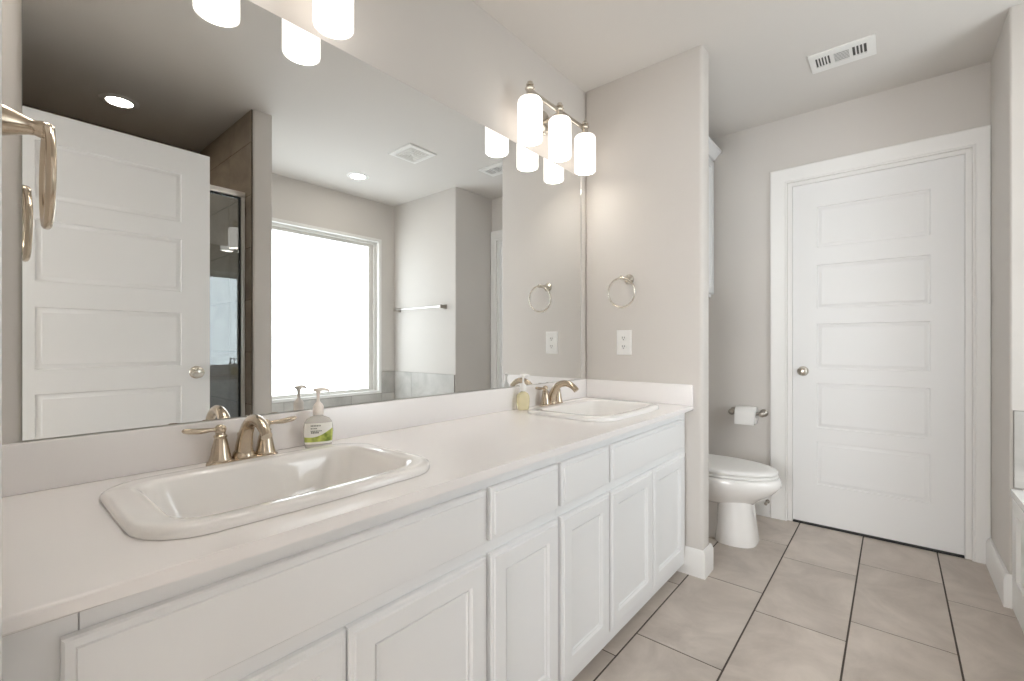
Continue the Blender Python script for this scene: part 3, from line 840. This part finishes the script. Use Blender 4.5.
# ------------------------------------------------------------------ toilet
def toilet():
    cy = 2.735
    t = thing('toilet', 'white elongated toilet between the short wall and the closed door', 'toilet', (0.45, cy, 0))
    def egg(x0, x1, hw, z, n=40, pw=2.25):
        cx = (x0 + x1) / 2; hl = (x1 - x0) / 2; r = []
        for i in range(n):
            a = 2 * PI * i / n; c_, s_ = math.cos(a), math.sin(a)
            x = hl * math.copysign(abs(c_) ** (2 / pw), c_)
            k = 1.0 - 0.13 * (x / hl) if x > 0 else 1.0
            r.append(Vector((cx + x, cy + hw * k * math.copysign(abs(s_) ** (2 / pw), s_), z)))
        return r
    bm = newbm()
    loft(bm, [egg(0.535, 0.740, 0.125, 0.0008, pw=3.2), egg(0.535, 0.741, 0.126, 0.012, pw=3.2), egg(0.54, 0.734, 0.120, 0.06, pw=3.1), egg(0.545, 0.724, 0.112, 0.14, pw=3), egg(0.545, 0.718, 0.108, 0.20, pw=3), egg(0.50, 0.722, 0.112, 0.232, pw=2.8)])
    b = newbm()
    loft(b, [egg(0.08, 0.60, 0.085, 0.0008, pw=3.5), egg(0.08, 0.60, 0.085, 0.02, pw=3.5), egg(0.10, 0.60, 0.068, 0.045, pw=3), egg(0.12, 0.60, 0.062, 0.20, pw=3), egg(0.10, 0.62, 0.09, 0.26, pw=3)])
    merge(bm, b)
    finish('pedestal', bm, M['porcelain'], t, ang=60)
    bm = newbm()
    loft(bm, [egg(0.36, 0.716, 0.100, 0.205), egg(0.33, 0.735, 0.125, 0.225), egg(0.28, 0.770, 0.155, 0.255), egg(0.25, 0.812, 0.175, 0.28), egg(0.24, 0.838, 0.187, 0.310), egg(0.235, 0.850, 0.192, 0.3250), egg(0.235, 0.852, 0.193, 0.3420), egg(0.235, 0.847, 0.191, 0.3560), egg(0.24, 0.840, 0.186, 0.3640), egg(0.27, 0.80, 0.15, 0.3650)])
    b = newbm(); box(b, 0.075, 0.31, cy - 0.115, cy + 0.115, 0.24, 0.3635, 0.02, 3); merge(bm, b)
    finish('bowl', bm, M['porcelain'], t, ang=60)
    bm = newbm()
    loft(bm, [egg(0.275, 0.830, 0.180, 0.3680), egg(0.27, 0.836, 0.185, 0.3720), egg(0.27, 0.836, 0.185, 0.3790), egg(0.275, 0.830, 0.180, 0.3830)])
    finish('seat', bm, M['plastic'], t, ang=60)
    bm = newbm()
    loft(bm, [egg(0.275, 0.828, 0.178, 0.3855), egg(0.27, 0.835, 0.183, 0.3900), egg(0.27, 0.835, 0.183, 0.4000), egg(0.275, 0.828, 0.177, 0.4080), egg(0.30, 0.79, 0.155, 0.4115), egg(0.36, 0.70, 0.10, 0.4130), egg(0.45, 0.60, 0.03, 0.4135)])
    finish('lid', bm, M['plastic'], t, ang=60)
    for s in (-1, 1):
        bm = newbm(); lathe(bm, [(0, 0), (0.010, 0), (0.010, 0.05), (0, 0.05)], (0.262, cy + s * 0.08 - 0.025, 0.395), (0, 1, 0), n=12)
        finish('hinge', bm, M['plastic'], t)
    bm = newbm()
    R = [rrect(0.150, cy, z, hx, hy, 0.03) for z, hx, hy in ((0.3645, 0.085, 0.185), (0.42, 0.092, 0.20), (0.60, 0.098, 0.215), (0.735, 0.100, 0.22))]
    loft(bm, R); finish('tank', bm, M['porcelain'], t, ang=50)
    bm = newbm()
    loft(bm, [rrect(0.152, cy, z, hx, hy, 0.03) for z, hx, hy in ((0.7355, 0.106, 0.228), (0.742, 0.108, 0.231), (0.760, 0.108, 0.231), (0.768, 0.102, 0.225))])
    finish('tank_lid', bm, M['porcelain'], t, ang=50)
    bm = newbm(); lathe(bm, [(0, 0), (0.012, 0), (0.012, 0.008), (0, 0.01)], (0.2505, cy - 0.15, 0.69), (1, 0, 0), n=14)
    tube(bm, [(0.258, cy - 0.15, 0.69), (0.264, cy - 0.13, 0.688), (0.264, cy - 0.08, 0.684)], 0.005, n=8)
    finish('flush_lever', bm, M['nickel_pale'], t)
toilet()

# toilet paper holder and roll
tp = thing('toilet_paper_holder', 'dark nickel two-post toilet paper holder left of the closed door', 'toilet paper holder', (0.59, YD, 0.665))
for x in (0.502, 0.676):
    bm = newbm()
    lathe(bm, [(0, 0), (0.024, 0), (0.024, 0.004), (0.019, 0.009), (0.010, 0.014), (0.009, 0.040), (0.013, 0.052), (0.019, 0.060), (0.019, 0.066), (0.012, 0.072), (0, 0.073)], (x, YD - 0.001, 0.645), (0, -1, 0), n=22)
    finish('post', bm, M['nickel_dark'], tp)
bm = newbm(); lathe(bm, [(0, 0), (0.007, 0), (0.007, 0.045), (0.0085, 0.046), (0.0085, 0.155), (0.007, 0.156), (0.007, 0.174), (0, 0.174)], (0.502, YD - 0.060, 0.645), (1, 0, 0), n=14)
finish('roller', bm, M['nickel_dark'], tp)
roll = thing('toilet_paper_roll', 'white toilet paper roll hanging on the dark nickel holder', 'toilet paper', (0.590, YD - 0.060, 0.645))
bm = newbm()
lathe(bm, [(0.0215, -0.057), (0.052, -0.057), (0.054, -0.055), (0.054, 0.055), (0.052, 0.057), (0.0215, 0.057), (0.0215, -0.057)], (0.588, YD - 0.060, 0.633), (1, 0, 0), n=36, cap0=False, cap1=False)
b = newbm()
rows = [[Vector((x, YD - 0.060 - 0.0548 * math.cos(a), 0.633 + 0.0548 * math.sin(a))) for x in (0.532, 0.644)] for a in [math.radians(60 - 20 * i) for i in range(4)]]
rows += [[Vector((x, YD - 0.1148, z)) for x in (0.532, 0.644)] for z in (0.615, 0.595, 0.577)]
vv = [[b.verts.new(p) for p in r] for r in rows]
for a_, b2 in zip(vv, vv[1:]): b.faces.new((a_[0], a_[1], b2[1], b2[0]))
merge(bm, b)
finish('paper', bm, M['paper'], roll, ang=50)
bm = newbm(); lathe(bm, [(0.0195, -0.0515), (0.0212, -0.0515), (0.0212, 0.0515), (0.0195, 0.0515), (0.0195, -0.0515)], (0.588, YD - 0.060, 0.633), (1, 0, 0), n=28, cap0=False, cap1=False)
finish('core', bm, M['card'], roll)

# door stop by the casing
bm = newbm(); lathe(bm, [(0, 0), (0.012, 0), (0.012, 0.004), (0.005, 0.008), (0.005, 0.05), (0.009, 0.052), (0.009, 0.062), (0, 0.064)], (0.700, YD - 0.0155, 0.098), (0, -1, 0), n=14)
tag(finish('door_stop', bm, M['nickel_dark'], loc=(0.700, YD - 0.0155, 0.098)), 'small dark metal stop low on the baseboard left of the closed door', 'door stop')

# ------------------------------------------------------------------ cabinet over the toilet
sc_ = thing('wall_cabinet', 'white wall cabinet with crown moulding hung above the toilet', 'cabinet', (0.19, 2.75, 1.40))
CY0, CY1 = YP + 0.103, YD - 0.003
bm = newbm(); box(bm, 0.002, 0.360, CY0, CY1, 1.394, 2.330, 0.001, 1); finish('carcass', bm, M['cabinet'], sc_)
XFs = XF
def wfront(u0, u1):
    bm = newbm(); x0 = 0.3605; x1 = 0.381
    panel_rings(bm, X_, u0, u1, 1.412, 2.300, [(0.0, x0), (0.0, x1 - 0.006), (0.003, x1 - 0.002), (0.006, x1), (0.050, x1), (0.054, x1 - 0.007), (0.060, x1 - 0.0075)], True, True)
    return bm
mid = (CY0 + CY1) / 2
finish('door', wfront(CY0 + 0.01, mid - 0.002), M['cabinet'], sc_); finish('door', wfront(mid + 0.002, CY1 - 0.006), M['cabinet'], sc_)
bm = newbm()
prof = [(0.3605, 2.312), (0.384, 2.312), (0.390, 2.322), (0.408, 2.342), (0.425, 2.352), (0.425, 2.366), (0.3605, 2.366)]
loft(bm, [[Vector((x, y, z)) for x, z in prof] for y in (CY0, CY1)])
finish('crown_moulding', bm, M['cabinet'], sc_)

# ------------------------------------------------------------------ ceiling fittings
def supply_vent():
    x0, x1, y0, y1 = 0.985, 1.240, 2.591, 2.768
    v = thing('supply_vent', 'white three-way supply register in the ceiling before the closed door', 'ceiling vent', ((x0 + x1) / 2, (y0 + y1) / 2, H))
    P = lambda u, w_, h: (u, w_, H - h)
    us = [x0, 1.009, 1.066, 1.082, 1.140, 1.153, 1.206, x1]
    vs = [y0, 2.634, 2.722, y1]
    bm = plate(us, vs, {(1, 1), (3, 1), (5, 1)}, P, 0.001, 0.007)
    finish('face_plate', bm, M['plastic'], v, smooth=False)
    bm = newbm(); box(bm, x0 + 0.02, x1 - 0.02, 2.625, 2.73, H - 0.0012, H - 0.0004); finish('backing', bm, M['recess_shade'], v, smooth=False)  # dark sheet in place of the shaded recess behind the slots
    def slats(a, b_, n, alongx):
        for k in range(n):
            bm = newbm()
            if alongx:
                y = 2.634 + 0.088 * (k + 0.5) / n; box(bm, a, b_, y - 0.0020, y + 0.0020, H - 0.0072, H - 0.0046)
            else:
                x = a + (b_ - a) * k / (n - 1); box(bm, x - 0.0028, x + 0.0028, 2.634, 2.722, H - 0.0072, H - 0.0040)
            finish('slat', bm, M['plastic'], v, smooth=False)
    slats(1.0195, 1.0555, 4, False); slats(1.166, 1.193, 3, False); slats(1.0825, 1.1395, 7, True)
supply_vent()
def exhaust():
    x0, x1, y0, y1 = 1.262, 1.518, 1.945, 2.185
    v = thing('exhaust_fan', 'square white exhaust fan grille in the ceiling, seen in the mirror', 'exhaust fan', ((x0 + x1) / 2, (y0 + y1) / 2, H))
    P = lambda u, w_, h: (u, w_, H - h)
    bm = newbm()
    panel_rings(bm, P, x0, x1, y0, y1, [(0, 0.0006), (0, 0.004), (0.004, 0.010), (0.030, 0.014), (0.034, 0.008)], True, True)
    finish('grille_frame', bm, M['plastic'], v)
    for k in range(4):
        bm = newbm(); i = 0.040 + k * 0.020
        merge(bm, plate([x0 + i, x0 + i + 0.009, x1 - i - 0.009, x1 - i], [y0 + i, y0 + i + 0.009, y1 - i - 0.009, y1 - i], {(1, 1)}, P, 0.0082, 0.0125))
        finish('louvre', bm, M['vinyl'], v, smooth=False)
    bm = newbm(); lathe(bm, [(0, 0), (0.010, 0), (0.009, 0.006), (0, 0.007)], ((x0 + x1) / 2, (y0 + y1) / 2, H - 0.0082), (0, 0, -1), n=16)
    finish('screw', bm, M['plastic'], v)
exhaust()
def can(x, y, label):
    c = thing('recessed_light', label, 'ceiling light', (x, y, H), 'recessed downlights')
    bm = newbm(); lathe(bm, [(0.060, 0.0065), (0.064, 0.0075), (0.084, 0.005), (0.090, 0.0006), (0.060, 0.0006), (0.060, 0.0065)], (x, y, H), (0, 0, -1), n=40, cap0=False, cap1=False)
    finish('trim_ring', bm, M['plastic'], c)
    bm = newbm(); lathe(bm, [(0, 0.0008), (0.0598, 0.0008), (0.0598, 0.0035), (0, 0.0045)], (x, y, H), (0, 0, -1), n=40)
    finish('lens', bm, M['can'], c)
    return c
c1 = can(2.095, 0.546, 'round recessed downlight in the darker ceiling over the shower')
dup(c1, (0.0, 2.054 - 0.546, 0), 'round recessed downlight over the tub in front of the window')

# ------------------------------------------------------------------ towel bar
tb = thing('towel_bar', 'slim chrome towel bar on the wall at the foot of the tub', 'towel bar', (2.1, YT, 1.415))
for x in (1.80, 2.475):
    bm = newbm(); panel_rings(bm, Y_, x - 0.016, x + 0.016, 1.395, 1.435, [(0, YT - 0.001), (0, YT - 0.010), (0.004, YT - 0.014), (0.006, YT - 0.050), (0.004, YT - 0.054), (0.004, YT - 0.068), (0.007, YT - 0.071)], True, True)
    finish('bracket', bm, M['nickel_dark'], tb)
bm = newbm(); lathe(bm, [(0, 0), (0.0075, 0), (0.0075, 0.650), (0, 0.650)], (1.812, YT - 0.060, 1.415), (1, 0, 0), n=16)
finish('bar', bm, M['chrome'], tb)

# ------------------------------------------------------------------ tub
tub = thing('bathtub', 'white built-in tub with panelled surround at the right edge of the view', 'bathtub', (2.1, 1.96, 0))
TX0 = 1.668
bm = newbm()
R = []
cxT, cyT = 2.125, 1.964
def ovr(hx, hy, r, z, dx=0): return rrect(cxT + dx, cyT, z, hx, hy, r)
zd = 0.4875
outer = rrect((TX0 + XW - 0.0105) / 2 - 0.0, cyT, zd - 0.028, (XW - 0.0115 - TX0) / 2, (YT - 0.011 - DV1 - 0.011) / 2, 0.004)
outer2 = [Vector((p.x, p.y, zd)) for p in outer]
loft(bm, [outer, outer2, ovr(0.345, 0.69, 0.28, zd), ovr(0.335, 0.68, 0.275, zd + 0.002), ovr(0.320, 0.665, 0.27, zd - 0.01), ovr(0.30, 0.64, 0.25, zd - 0.15), ovr(0.27, 0.60, 0.23, zd - 0.34), ovr(0.20, 0.50, 0.18, zd - 0.39)], False, True)
finish('basin', bm, M['acrylic'], tub, ang=60)
bm = newbm(); y0, y1 = DV1 + 0.011, YT - 0.011
n_p = 3; us = [y0]
wp = (y1 - y0 - 0.07 * (n_p + 1)) / n_p
for k in range(n_p): us += [y0 + 0.07 * (k + 1) + wp * k, y0 + (0.07 + wp) * (k + 1)]
us.append(y1)
b = plate(us, [0.001, 0.135, 0.40, 0.4585], {(1, 1), (3, 1), (5, 1)}, X_, TX0 + 0.022, TX0 + 0.005)
merge(bm, b)
box(bm, TX0 + 0.0185, TX0 + 0.022, y0, y1, 0.001, 0.4585)
finish('apron', bm, M['trim'], tub, smooth=False)

for o in bpy.data.objects:
    if '_org' in o: del o['_org']
